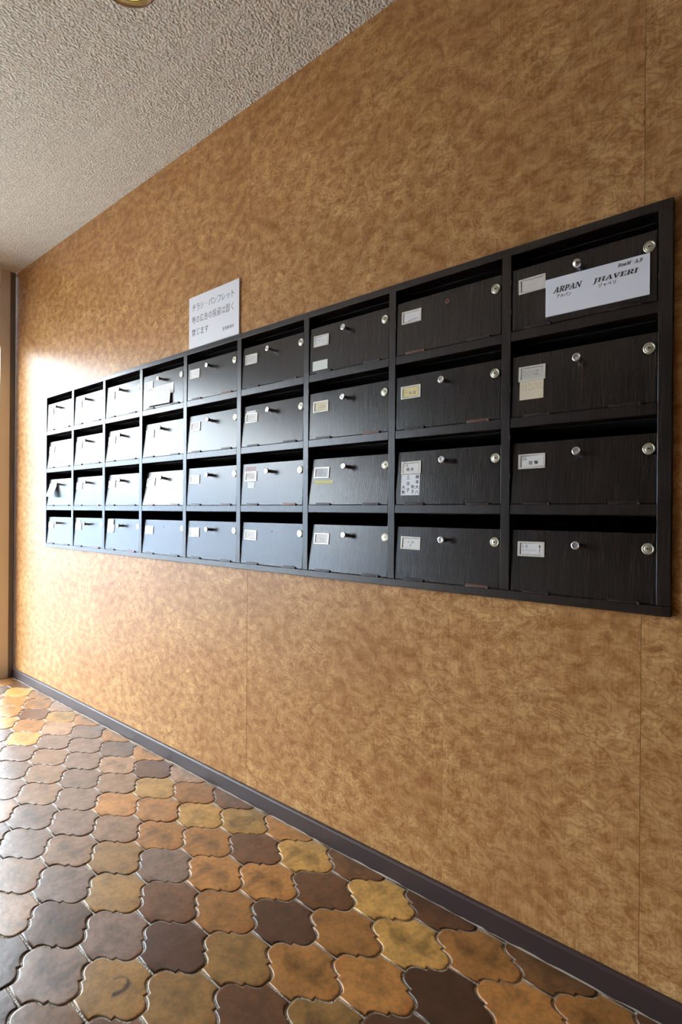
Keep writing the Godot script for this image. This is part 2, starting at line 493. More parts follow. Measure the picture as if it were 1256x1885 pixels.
func build_shell() -> void:
	# floor
	build_floor()
	# ceiling
	var stipple := noise_bytes(512, 512, 512, 512, 31, 0.075, 4)
	var lumps := noise_bytes(512, 512, 512, 512, 32, 0.022, 2)
	var mix := PackedByteArray()
	var tone := PackedByteArray()
	mix.resize(512 * 512)
	tone.resize(512 * 512 * 3)
	for k in 512 * 512:
		var v := clampi(int((stipple[k] - 128) * 1.35 + (lumps[k] - 128) * 0.5) + 128, 0, 255)
		mix[k] = v
		var t := clampf(0.5 + (v - 128) * 0.006, 0.0, 1.0)
		tone[k * 3] = int(226 + t * 22)
		tone[k * 3 + 1] = int(220 + t * 24)
		tone[k * 3 + 2] = int(210 + t * 26)
	var plaster := mat(Color(0.87, 0.855, 0.835), 0.9)
	plaster.albedo_texture = image_of(tone, 512, 512, Image.FORMAT_RGB8)
	plaster.heightmap_enabled = true
	plaster.heightmap_texture = image_of(mix, 512, 512, Image.FORMAT_L8)
	plaster.heightmap_scale = 0.45
	plaster.uv1_triplanar = true
	plaster.uv1_world_triplanar = true
	plaster.uv1_scale = Vector3(2.3, 2.3, 2.3)
	var ceiling := structure("ceiling", "beige stippled plaster ceiling sloping away above the veneer wall", "ceiling")
	# round opening for the recessed lamp: ring of quads inside a square, plain slabs around it
	var c := Vector2(1.726, 0.494)
	var st := begin()
	var s := 0.16
	for i in 48:
		var a := TAU * i / 48.0
		var b := TAU * (i + 1) / 48.0
		var pa := Vector2(cos(a), sin(a))
		var pb := Vector2(cos(b), sin(b))
		var qa := pa / maxf(absf(pa.x), absf(pa.y)) * s
		var qb := pb / maxf(absf(pb.x), absf(pb.y)) * s
		var lo := ROOM_H
		pa *= 0.073
		pb *= 0.073
		flat_quad(st, Vector3(c.x + pa.x, lo, c.y + pa.y), Vector3(c.x + pb.x, lo, c.y + pb.y), Vector3(c.x + qb.x, lo, c.y + qb.y), Vector3(c.x + qa.x, lo, c.y + qa.y), Vector3.DOWN)
		flat_quad(st, Vector3(c.x + pa.x, lo, c.y + pa.y), Vector3(c.x + pb.x, lo, c.y + pb.y), Vector3(c.x + pb.x, lo + 0.12, c.y + pb.y), Vector3(c.x + pa.x, lo + 0.12, c.y + pa.y), Vector3(-cos((a + b) * 0.5), 0, -sin((a + b) * 0.5)))
	for r in [[END_X - 0.05, -0.3, c.x - s, LEFT_Z + 0.1], [c.x + s, -0.3, BACK_X + 0.1, LEFT_Z + 0.1], [c.x - s, -0.3, c.x + s, c.y - s], [c.x - s, c.y + s, c.x + s, LEFT_Z + 0.1]]:
		flat_quad(st, Vector3(r[0], ROOM_H, r[1]), Vector3(r[2], ROOM_H, r[1]), Vector3(r[2], ROOM_H, r[3]), Vector3(r[0], ROOM_H, r[3]), Vector3.DOWN)
	part("plaster", st.commit(), plaster, ceiling)
	slab("ceiling_slab", Vector3(END_X - 0.05, ROOM_H + 0.12, -0.42), Vector3(BACK_X + 0.1, ROOM_H + 0.25, LEFT_Z + 0.15), mat(Color(0.6, 0.58, 0.55), 0.9), ceiling)
	# the two walls that the camera turns its back on
	var cream := mat(Color(0.31, 0.27, 0.23), 0.7)
	var left := structure("wall_left", "plain dark brown wall across the lobby from the mailboxes", "wall")
	slab("wall_core", Vector3(END_X - 0.05, -0.1, LEFT_Z), Vector3(BACK_X + 0.1, ROOM_H + 0.12, LEFT_Z + 0.12), cream, left)
	var back := structure("wall_back", "plain dark brown wall at the inner end of the lobby", "wall")
	slab("wall_core", Vector3(BACK_X, -0.1, -0.42), Vector3(BACK_X + 0.12, ROOM_H + 0.12, LEFT_Z + 0.12), cream, back)
	build_wall_right()
	# baseboard
	var vinyl := mat(Color(0.245, 0.19, 0.19), 0.38)
	var base := structure("baseboard_right", "dark brown vinyl baseboard along the foot of the veneer wall", "baseboard")
	var bb := begin()
	var prof := [Vector2(0.0, 0.0), Vector2(0.0, 0.050), Vector2(-0.001, 0.0525), Vector2(-0.004, 0.0545), Vector2(-0.011, 0.055)]
	for k in prof.size() - 1:
		var p: Vector2 = prof[k]
		var q: Vector2 = prof[k + 1]
		var n := Vector3(0, -(q.x - p.x), q.y - p.y).normalized()
		flat_quad(bb, Vector3(END_X, p.y, p.x), Vector3(BACK_X, p.y, p.x), Vector3(BACK_X, q.y, q.x), Vector3(END_X, q.y, q.x), n)
	part("baseboard_strip", bb.commit(), vinyl, base)
	var rng := RandomNumberGenerator.new()
	rng.seed = 5
	var ck := begin()
	var x := END_X + 0.01
	var prev := 0.004
	while x < 3.4:
		var next := rng.randf_range(0.0015, 0.006)
		var step := rng.randf_range(0.012, 0.04)
		flat_quad(ck, Vector3(x, 0.0012, prev), Vector3(x + step, 0.0012, next), Vector3(x + step, next * 0.9 + 0.001, 0.0), Vector3(x, prev * 0.9 + 0.001, 0.0), Vector3(0, 1, 1).normalized())
		x += step
		prev = next
	part("caulk_line", ck.commit(), mat(Color(0.62, 0.58, 0.52), 0.7), base)

# ------------------------------------------------------------------ the glazed entrance that lights the lobby
func build_entrance() -> void:
	var bronze := mat(Color(0.86, 0.83, 0.80), 0.40, 0.3)
	var grey := mat(Color(0.46, 0.44, 0.43), 0.45, 0.3)
	var t := structure("trim_1", "dark grey corner strip where the veneer wall meets the entrance post", "trim")
	slab("corner_strip", Vector3(END_X - 0.06, 0.0, -0.008), Vector3(END_X, ROOM_H, 0.022), grey, t)
	var d := structure("window_1", "grey metal framed glazed entrance at the far end of the lobby", "window")
	slab("frame_post", Vector3(END_X - 0.06, 0.0, 0.022), Vector3(END_X + 0.004, ROOM_H, 0.074), bronze, d)
	slab("frame_post", Vector3(END_X - 0.06, 0.0, 3.28), Vector3(END_X + 0.004, ROOM_H, LEFT_Z), bronze, d)
	slab("frame_header", Vector3(END_X - 0.06, 1.95, 0.068), Vector3(END_X, ROOM_H + 0.12, 3.28), bronze, d)
	slab("frame_sill", Vector3(END_X - 0.06, -0.02, 0.068), Vector3(END_X, 0.012, 3.28), bronze, d)
	for z in [1.68]:
		slab("mullion", Vector3(END_X - 0.05, 0.012, z - 0.02), Vector3(END_X - 0.005, 1.95, z + 0.02), bronze, d)
	var glass := mat(Color(0.9, 0.95, 0.95, 0.06), 0.0)
	glass.transparency = BaseMaterial3D.TRANSPARENCY_ALPHA
	slab("pane", Vector3(END_X - 0.034, 0.012, 0.068), Vector3(END_X - 0.028, 1.95, 1.66), glass, d)
	slab("pane", Vector3(END_X - 0.034, 0.012, 1.70), Vector3(END_X - 0.028, 1.95, 3.28), glass, d)
	# outside: pavement and the house across the street, seen only as reflections
	var pave := MeshInstance3D.new()
	pave.name = "pavement"
	pave.mesh = box(Vector3(24, 0.1, 40), 0.01)
	pave.material_override = mat(Color(0.60, 0.60, 0.60), 0.8)
	add_child(pave)
	pave.position = Vector3(END_X - 12.06, -0.07, 1.5)
	tag(pave, "grey pavement outside the glazed entrance", "pavement")
	pave.set_meta("kind", "structure")
	var h := thing("boundary_wall", "long pale rendered boundary wall across the street outside the entrance", "wall", Vector3(-10.5, -0.02, 2.0))
	part("wall_body", box(Vector3(0.25, 2.7, 30.0), 0.02, Vector3(-0.125, 1.35, 0)), mat(Color(0.74, 0.81, 0.90), 0.8), h)
	part("coping", box(Vector3(0.37, 0.10, 30.2), 0.02, Vector3(-0.125, 2.75, 0)), mat(Color(0.70, 0.72, 0.75), 0.7), h)
	for k in 7:
		part("pier", box(Vector3(0.12, 2.7, 0.4), 0.02, Vector3(0.05, 1.35, -13.5 + k * 4.5)), mat(Color(0.72, 0.79, 0.88), 0.8), h)

# ------------------------------------------------------------------ floor of lantern-shaped clay tiles
const TONES := {
	"Y": Color(0.84, 0.65, 0.36), "O": Color(0.76, 0.53, 0.29), "P": Color(0.71, 0.56, 0.44), "K": Color(0.66, 0.50, 0.29),
	"R": Color(0.46, 0.31, 0.21), "D": Color(0.34, 0.23, 0.18), "G": Color(0.56, 0.46, 0.40), "B": Color(0.56, 0.39, 0.24),
}
# tones of the tiles in view, row by row from the wall: first column index, then one letter per tile
const ROWS := {
	-9: [-16, "BOPOBOOBBBRBR"], -8: [-17, "OBOPOOOPBOBRBR"], -7: [-16, "OYOYGGROYYYOO"], -6: [-17, "GGORPGPYYRRYO"], -5: [-16, "POOOGGPOOOOD"],
	-4: [-15, "GGYYPGOOODOR"], -3: [-12, "PGGPGPGOOD"], -2: [-11, "OGGPGKRKK"], -1: [-8, "PGGPKDR"], 0: [-7, "GPGGGK"], 1: [-4, "GPRKR"], 2: [-3, "PPGR"], 3: [0, "DB"], 4: [1, "D"],
}

func tile_outline() -> PackedVector2Array:
	# quarter side in (along, out) of the chord: lobe, notch, then the neighbour's lobe
	var w := HALF_X - 0.034
	var corners := [Vector2(-w, 0), Vector2(-0.034, -HALF_Z), Vector2(0.034, -HALF_Z), Vector2(w, 0), Vector2(0.034, HALF_Z), Vector2(-0.034, HALF_Z)]
	var out := PackedVector2Array()
	for side in 6:
		var a: Vector2 = corners[side]
		var b: Vector2 = corners[(side + 1) % 6]
		if side == 1 or side == 4:
			out.append(a)
			continue
		var along := b - a
		var away := Vector2(along.y, -along.x)
		if away.dot((a + b) * 0.5) < 0.0:
			away = -away
		var lobe_first := side == 0 or side == 3
		var half := []
		for k in 8:
			var t := k / 7.0
			half.append(Vector2(t * 0.468, 0.106 * pow(sin(PI * pow(t, 0.80)), 0.85) - 0.036 * t))
		var pts := []
		for p: Vector2 in half:
			pts.append(p)
		for k in range(7, -1, -1):
			var p: Vector2 = half[k]
			pts.append(Vector2(1.0 - p.x, -p.y))
		pts.pop_back()
		for p: Vector2 in pts:
			var q: Vector2 = p if lobe_first else Vector2(p.x, -p.y)
			out.append(a + along * q.x + away * q.y)
	return out

func tile_mesh(poly: PackedVector2Array, lift: float) -> ArrayMesh:
	var c := Vector2.ZERO
	for p in poly:
		c += p
	c /= poly.size()
	var n := poly.size()
	var rings := [[1.0, -0.004], [1.0, 0.0026], [0.992, 0.0038], [0.978, 0.0045], [0.95, 0.00480], [0.925, 0.00486], [0.55, 0.0049]]
	var st := begin()
	for r in rings:
		for p in poly:
			var q: Vector2 = c + (p - c) * r[0]
			st.set_uv(q / 0.23 + Vector2(0.5, 0.5))
			st.add_vertex(Vector3(q.x, r[1] + lift, q.y))
	st.set_uv(c / 0.23 + Vector2(0.5, 0.5))
	st.add_vertex(Vector3(c.x, 0.0049 + lift, c.y))
	var turn := 0.0
	for k in n:
		turn += poly[k].cross(poly[(k + 1) % n])
	var last := rings.size() - 1
	for k in n:
		var m := (k + 1) % n
		for r in last:
			var q := [r * n + k, r * n + m, (r + 1) * n + m, (r + 1) * n + k]
			for i in ([0, 1, 2, 0, 2, 3] if turn < 0.0 else [0, 2, 1, 0, 3, 2]):
				st.add_index(q[i])
		for i in ([last * n + k, last * n + m, (last + 1) * n] if turn < 0.0 else [last * n + m, last * n + k, (last + 1) * n]):
			st.add_index(i)
	st.generate_normals()
	return st.commit()

func build_floor() -> void:
	var floor_ := structure("floor", "lobby floor of glazed lantern-shaped clay tiles in ochre, orange and dark brown", "floor")
	slab("subfloor", Vector3(END_X - 0.06, -0.15, -0.01), Vector3(BACK_X + 0.1, -0.02, LEFT_Z + 0.1), mat(Color(0.4, 0.38, 0.36), 0.9), floor_)
	var gb := noise_bytes(256, 256, 256, 256, 41, 0.12, 3)
	var grout := mat(Color(0.62, 0.59, 0.54), 0.42)
	grout.heightmap_enabled = true
	grout.heightmap_texture = image_of(gb, 256, 256, Image.FORMAT_L8)
	grout.heightmap_scale = 0.25
	grout.uv1_triplanar = true
	grout.uv1_world_triplanar = true
	grout.uv1_scale = Vector3(5, 5, 5)
	slab("grout", Vector3(END_X, -0.02, 0.0), Vector3(BACK_X, 0.0020, LEFT_Z), grout, floor_)
	var skins := [clay_texture(60, 0.05, 0.10), clay_texture(61, 0.16, 0.12), clay_texture(62, 0.10, 0.24), clay_texture(63, -0.05, 0.05), clay_texture(64, 0.10, 0.05, "ring"), clay_texture(65, 0.0, 0.15, "sweep")]
	var rough := image_of(noise_bytes(256, 256, 256, 256, 66, 0.03, 4), 256, 256, Image.FORMAT_L8)
	var made := {}
	var outline := tile_outline()
	var full := PackedVector2Array()
	for p in outline:
		full.append(p * 0.966)
	var meshes := [tile_mesh(full, 0.0), tile_mesh(full, 0.0006), tile_mesh(full, -0.0005)]
	var rng := RandomNumberGenerator.new()
	rng.seed = 77
	var rest := {}
	var zs := -9
	while TILE_Z + zs * HALF_Z < LEFT_Z + 0.1:
		for i in range(-18, 32):
			if posmod(i + zs, 2) == 0:
				continue
			var at := Vector3(TILE_X + i * HALF_X, 0, TILE_Z + zs * HALF_Z)
			if at.x < END_X - 0.1 or at.x > BACK_X + 0.1:
				continue
			var tone := ""
			if ROWS.has(zs):
				var k: int = (i - ROWS[zs][0]) / 2
				var word: String = ROWS[zs][1]
				if i >= ROWS[zs][0] and k < word.length():
					tone = word[k]
			var pick := rng.randf()
			var seen := tone != ""
			if tone == "":
				tone = "YOOPKRDGBO"[rng.randi() % 10]
			var skin := 0 if pick < 0.3 else (1 if pick < 0.5 else (2 if pick < 0.75 else 3))
			if i == 2 and zs == 1:
				skin = 5
			elif i == 0 and zs == -7:
				skin = 4
			elif (i == 4 and zs == -3) or (i == 1 and zs == -4) or (i == 6 and zs == -7) or (i == 5 and zs == -6) or (i == 1 and zs == 2) or (i == 0 and zs == 1):
				skin = 1
			var shade := int(rng.randf() * 3.0)
			var key := "%s%d%d" % [tone, skin, shade]
			if not made.has(key):
				var m := mat(Color.WHITE, 0.33)
				m.metallic_specular = 0.6
				var c: Color = TONES[tone]
				m.albedo_color = c * [0.98, 0.90, 0.83][shade]
				m.albedo_color.a = 1.0
				m.albedo_texture = skins[skin]
				m.heightmap_enabled = true
				m.heightmap_texture = rough
				m.heightmap_scale = 0.03
				made[key] = m
			var clipped: bool = at.z < HALF_Z + 0.006 or at.x < END_X + 0.12
			if clipped:
				var moved := PackedVector2Array()
				for p in full:
					moved.append(p + Vector2(at.x, at.z))
				var room := PackedVector2Array([Vector2(END_X + 0.003, 0.0035), Vector2(BACK_X, 0.0035), Vector2(BACK_X, LEFT_Z), Vector2(END_X + 0.003, LEFT_Z)])
				var cut := Geometry2D.intersect_polygons(moved, room)
				if cut.is_empty():
					continue
				var local := PackedVector2Array()
				for p: Vector2 in cut[0]:
					local.append(p - Vector2(at.x, at.z))
				part("floor_tile", tile_mesh(local, 0.0), made[key], floor_, at)
			elif seen or (at.z < 1.1 and at.x < 2.6):
				var o := part("floor_tile", meshes[rng.randi() % 3], made[key], floor_, at)
				o.rotation = Vector3(rng.randf_range(-0.006, 0.006), 0, rng.randf_range(-0.006, 0.006))
				if rng.randf() < 0.5 and skin < 4:
					o.rotation.y = PI
			elif at.z < LEFT_Z - 0.08 and at.x < BACK_X - 0.1:
				if not rest.has(tone):
					rest[tone] = begin()
				rest[tone].append_from(meshes[0], 0, Transform3D(Basis(), at))
		zs += 1
	# tiles behind and beside the camera, joined
	var joined := ArrayMesh.new()
	for tone in rest:
		var m := mat(TONES[tone], 0.30)
		m.albedo_texture = skins[0]
		joined = rest[tone].commit(joined)
		joined.surface_set_material(joined.get_surface_count() - 1, m)
	var o := part("floor_tile_field", joined, null, floor_)
	o.set_meta("kind", "stuff")

# ------------------------------------------------------------------ mailboxes
func build_bank() -> void:
	var f := thing("mailbox_cabinet", "long black-brown wooden cabinet of nine by four mailbox compartments set into the veneer wall", "cabinet")
	var deep := 0.25
	var x0 := -0.0112
	var x1 := 8 * PITCH + CELL + 0.0255
	var top := 1.6150
	var low := 0.7983
	part("top_rail", box(Vector3(x1 - x0, top - TOP, deep), 0.0012), frame_wood, f, Vector3((x0 + x1) * 0.5, (top + TOP) * 0.5, -deep * 0.5))
	var sill := TOP - 4 * ROW + SHELF
	part("bottom_rail", box(Vector3(x1 - x0, sill - low, deep), 0.0012), frame_wood, f, Vector3((x0 + x1) * 0.5, (sill + low) * 0.5, -deep * 0.5))
	var h := TOP - sill
	var mid := (TOP + sill) * 0.5
	part("side_panel", box(Vector3(-x0, h, deep), 0.0012), frame_wood, f, Vector3(x0 * 0.5, mid, -deep * 0.5))
	part("side_panel", box(Vector3(0.0255, h, deep), 0.0012), frame_wood, f, Vector3(x1 - 0.01275, mid, -deep * 0.5))
	for c in 8:
		part("divider", box(Vector3(PITCH - CELL, h, deep), 0.0012), frame_wood, f, Vector3(c * PITCH + (CELL + PITCH) * 0.5, mid, -deep * 0.5))
	var shelf := box(Vector3(CELL, SHELF, deep - 0.0006), 0.0010)
	for c in 9:
		for r in 3:
			part("shelf", shelf, frame_wood, f, Vector3(c * PITCH + CELL * 0.5, TOP - (r + 1) * ROW + SHELF * 0.5, -deep * 0.5 - 0.0003))
	# chipped paint along the front edges
	var rng := RandomNumberGenerator.new()
	rng.seed = 314
	var chips := begin()
	for c in 10:
		for side in [0.0, 1.0]:
			var x: float = (c - 1) * PITCH + CELL if side == 0.0 else c * PITCH
			if (c == 0 and side == 0.0) or (c == 9 and side == 1.0):
				continue
			for k in 9:
				if rng.randf() < 0.55:
					var y := rng.randf_range(sill + 0.01, TOP - 0.01)
					add_box(chips, Vector3(x + (0.0007 if side == 0.0 else -0.0007), y, -0.0002), Vector3(0.0011, rng.randf_range(0.002, 0.012), 0.0008), 0.0001)
	var worn := part("chipped_edge", chips.commit(), mat(Color(0.52, 0.42, 0.35), 0.6), f)
	worn.set_meta("kind", "stuff")
	part("back_board", box(Vector3(x1 - x0, top - low, 0.008), 0.001), inner_wood, f, Vector3((x0 + x1) * 0.5, (top + low) * 0.5, -deep - 0.0045))

# lean: how far the door's upper edge stands back (mm), measured box by box from the photograph; rows from the top
const LEAN := [[3.4, 4.2, 5.5, 2.2, 1.0, 5.0, 3.3, 3.3, 1.5], [11.5, 8.5, 12.3, 11.2, 8.1, 9.0, 3.0, 1.0, 6.3], [12.0, 11.6, 13.8, 18.8, 6.0, 6.0, 12.5, 8.1, 9.0], [9.0, 6.5, 8.5, 10.0, 6.0, 7.4, 14.0, 7.0, 9.0]]
const DOOR_LOW := 0.1768    # door foot below the opening's top
const DOOR_TALL := 0.1415
const ROW_WORDS := ["top row", "second row", "third row", "bottom row"]
const COLUMN_WORDS := ["leftmost column", "second column from the left", "third column from the left", "fourth column from the left", "middle column", "fourth column from the right", "third column from the right", "second column from the right", "rightmost column"]

func knob_mesh(kind: String) -> ArrayMesh:
	if kind == "ball":
		return lathe([Vector2(0.0065, 0), Vector2(0.0050, 0.003), Vector2(0.0040, 0.009), Vector2(0.0060, 0.0115), Vector2(0.0088, 0.0150), Vector2(0.0097, 0.0195), Vector2(0.0085, 0.0243), Vector2(0.0055, 0.0274), Vector2(0.0, 0.0286)], 28)
	return lathe([Vector2(0.0064, 0), Vector2(0.0056, 0.0035), Vector2(0.0050, 0.0120), Vector2(0.0058, 0.0165), Vector2(0.0080, 0.0195), Vector2(0.0089, 0.0215), Vector2(0.0089, 0.0245), Vector2(0.0080, 0.0254), Vector2(0.0066, 0.0254), Vector2(0.0060, 0.0246), Vector2(0.0, 0.0243)], 28)

func lock_mesh() -> ArrayMesh:
	return lathe([Vector2(0.0116, 0), Vector2(0.0116, 0.0022), Vector2(0.0108, 0.0034), Vector2(0.0095, 0.0037), Vector2(0.0086, 0.0032), Vector2(0.0081, 0.0026), Vector2(0.0079, 0.0030), Vector2(0.0068, 0.0034), Vector2(0.0, 0.0034)], 28)

func keyhole_mesh() -> ArrayMesh:
	var st := begin()
	add_lathe(st, [Vector2(0.0017, 0.0), Vector2(0.0017, 0.0005), Vector2(0.0, 0.0005)], Vector3(-0.0010, 0.0002, 0.0034), 12)
	add_box(st, Vector3(0.0016, 0.0004, 0.0036), Vector3(0.0046, 0.0013, 0.0006), 0.0001)
	return st.commit()

func holder_mesh(w: float, h: float) -> ArrayMesh:
	var st := begin()
	var b := 0.0062
	add_box(st, Vector3(0, h * 0.5 - b * 0.35, 0.0011), Vector3(w, b * 0.7, 0.0022), 0.0006)
	add_box(st, Vector3(0, -h * 0.5 + b * 0.35, 0.0011), Vector3(w, b * 0.7, 0.0022), 0.0006)
	add_box(st, Vector3(-w * 0.5 + b * 0.5, 0, 0.0011), Vector3(b, h - b * 1.4, 0.0021), 0.0006)
	add_box(st, Vector3(w * 0.5 - b * 0.5, 0, 0.0011), Vector3(b, h - b * 1.4, 0.0021), 0.0006)
	return st.commit()

func hinge_mesh() -> ArrayMesh:
	var st := begin()
	add_box(st, Vector3(0, 0.0035, 0.0006), Vector3(0.056, 0.0050, 0.0012), 0.0003)
	var turned := begin()
	add_lathe(turned, [Vector2(0.0, -0.028), Vector2(0.0017, -0.028), Vector2(0.0020, -0.0272), Vector2(0.0020, 0.0270), Vector2(0.0032, 0.0280), Vector2(0.0035, 0.0300), Vector2(0.0032, 0.0318), Vector2(0.0, 0.0324)], Vector3.ZERO, 12)
	st.append_from(turned.commit(), 0, Transform3D(Basis(Vector3.UP, PI / 2), Vector3(0, 0.0004, 0.0012)))
	return st.commit()

# a sheet of paper with a slight bow, printed side out
func sheet_mesh(w: float, h: float, bow: float) -> ArrayMesh:
	var st := begin()
	var n := 8
	for side in [1.0, -1.0]:
		for k in n:
			var a := float(k) / n
			var b := float(k + 1) / n
			var za: float = bow * a * a + 0.0002 * side
			var zb: float = bow * b * b + 0.0002 * side
			var p := [Vector3(-w / 2, h / 2 - a * h, za), Vector3(w / 2, h / 2 - a * h, za), Vector3(w / 2, h / 2 - b * h, zb), Vector3(-w / 2, h / 2 - b * h, zb)]
			var u := [Vector2(0, a), Vector2(1, a), Vector2(1, b), Vector2(0, b)]
			var nrm: Vector3 = Vector3(0, (zb - za) / h * n, 1).normalized() * side
			tri(st, p[0], p[1], p[2], nrm, u[0], u[1], u[2])
			tri(st, p[0], p[2], p[3], nrm, u[0], u[2], u[3])
	return st.commit()

# the card in the holder of one mailbox
func card_material(r: int, c: int, rng: RandomNumberGenerator) -> StandardMaterial3D:
	var im := paper_image(124, 60, Color(0.90, 0.89, 0.87))
	var ink := Color(0.12, 0.12, 0.14)
	var faint := Color(0.45, 0.44, 0.46, 0.8)
	match [r, c]:
		[2, 8]:
			write_line(im, "2A", Vector2(4, 4), Vector2(13, 18), 15, 1.8, ink)
			write_line(im, "佐藤", Vector2(44, 28), Vector2(22, 20), 32, 2.6, ink)
		[3, 8]:
			write_line(im, "1A", Vector2(6, 4), Vector2(13, 20), 22, 1.8, ink)
			scrawl(im, Rect2(12, 30, 76, 16), 1, 7, 1.6, Color(0.50, 0.58, 0.75), rng)
			dab(im, Vector2(112, 12), Vector2(112, 52), 3.0, ink)
			dab(im, Vector2(112, 6), Vector2(107, 18), 2.5, ink)
			dab(im, Vector2(112, 6), Vector2(117, 18), 2.5, ink)
		[2, 7]:
			write_line(im, "1B", Vector2(10, 6), Vector2(11, 15), 18, 1.8, ink)
			write_line(im, "梅本", Vector2(26, 28), Vector2(24, 24), 34, 2.6, ink)
		[3, 7]:
			write_line(im, "小田", Vector2(36, 16), Vector2(15, 15), 32, 2.0, faint)
			write_line(im, "中", Vector2(54, 38), Vector2(14, 15), 20, 2.0, faint)
		[1, 7]:
			im.fill(Color(0.90, 0.82, 0.58))
			scrawl(im, Rect2(4, 6, 30, 30), 2, 2, 1.8, Color(0.55, 0.40, 0.30), rng)
			write_line(im, "中田", Vector2(50, 26), Vector2(22, 22), 32, 2.6, Color(0.40, 0.42, 0.50))
		[0, 8]:
			im.fill(Color(0.86, 0.83, 0.80))
			scrawl(im, Rect2(30, 18, 60, 20), 1, 4, 1.5, Color(0.76, 0.72, 0.71), rng)
		[1, 8]:
			im.fill(Color(0.80, 0.77, 0.72))
			scrawl(im, Rect2(6, 8, 100, 40), 2, 8, 1.6, Color(0.42, 0.40, 0.40, 0.7), rng)
			write_line(im, "三", Vector2(80, 14), Vector2(20, 30), 20, 2.4, Color(0.40, 0.38, 0.38))
		[0, 7]:
			dab(im, Vector2(40, 54), Vector2(112, 46), 3.0, Color(0.25, 0.2, 0.25))
			dab(im, Vector2(4, 3), Vector2(118, 3), 1.5, faint)
		[0, 6]:
			scrawl(im, Rect2(6, 8, 104, 40), 2, 9, 1.8, Color(0.35, 0.35, 0.36), rng)
		[1, 6]:
			im.fill(Color(0.86, 0.80, 0.66))
			scrawl(im, Rect2(44, 12, 70, 36), 1, 4, 2.4, Color(0.45, 0.36, 0.26), rng)
		[2, 6]:
			im.fill(Color(0.80, 0.80, 0.82))
			scrawl(im, Rect2(16, 6, 88, 46), 3, 6, 2.0, Color(0.42, 0.42, 0.46), rng)
		[3, 6]:
			scrawl(im, Rect2(48, 28, 48, 24), 2, 4, 1.8, Color(0.52, 0.50, 0.50), rng)
		[0, 5]:
			im.fill(Color(0.80, 0.78, 0.76))
			scrawl(im, Rect2(16, 8, 96, 42), 2, 6, 2.0, Color(0.50, 0.46, 0.46), rng)
		[2, 5]:
			scrawl(im, Rect2(8, 6, 106, 46), 3, 9, 2.0, Color(0.26, 0.24, 0.28), rng)
		_:
			if c < 6 and c > 3:
				im.fill(Color(0.88, 0.86, 0.84))
				scrawl(im, Rect2(20, 14, 80, 30), 2, 6, 1.6, Color(0.62, 0.58, 0.58), rng)
	return paper_material(im)

func mailbox_label(r: int, c: int) -> String:
	var where: String = "%s, %s" % [ROW_WORDS[r], COLUMN_WORDS[c]]
	match [r, c]:
		[0, 8]: return "black mailbox with a large white printed nameplate and a round ball knob"
		[0, 7]: return "black mailbox without a knob, a reddish hole and blank white card"
		[1, 8]: return "black mailbox with a cream paper slip stuck below its name card"
		[2, 8]: return "black mailbox with handwritten 2A card, under the cream-slip mailbox"
		[3, 8]: return "black mailbox with 1A card and small arrow, bottom right corner of the bank"
		[2, 7]: return "black mailbox with a tall slip of vertical handwriting below its card"
		[1, 7]: return "black mailbox with a yellow card in a white holder, second column from right"
		[0, 6]: return "black mailbox with two white stickers, one above the other, top row"
		[2, 6]: return "black mailbox with a pale yellow tape strip under its card"
		[2, 5]: return "grey-sheened black mailbox with pinkish sticker above and white tag below its card"
		[3, 5]: return "black mailbox without a knob, bare hole beside its white card, bottom row"
		[3, 3]: return "black mailbox without a knob, one bare hole, %s" % where
		[1, 0]: return "black mailbox without a knob at the left end of the second row"
		[2, 0]: return "black mailbox with a folded white paper hanging out over its door"
		[0, 3]: return "black mailbox with two white notice sheets taped across its door"
		[3, 2]: return "black mailbox with tall paper strip over its card, %s" % where
		[3, 1]: return "black mailbox with white paper sticking above its card, %s" % where
		[2, 3]: return "black mailbox leaning furthest back, its door bright, %s" % where
	return "black mailbox with small pale card, %s" % where

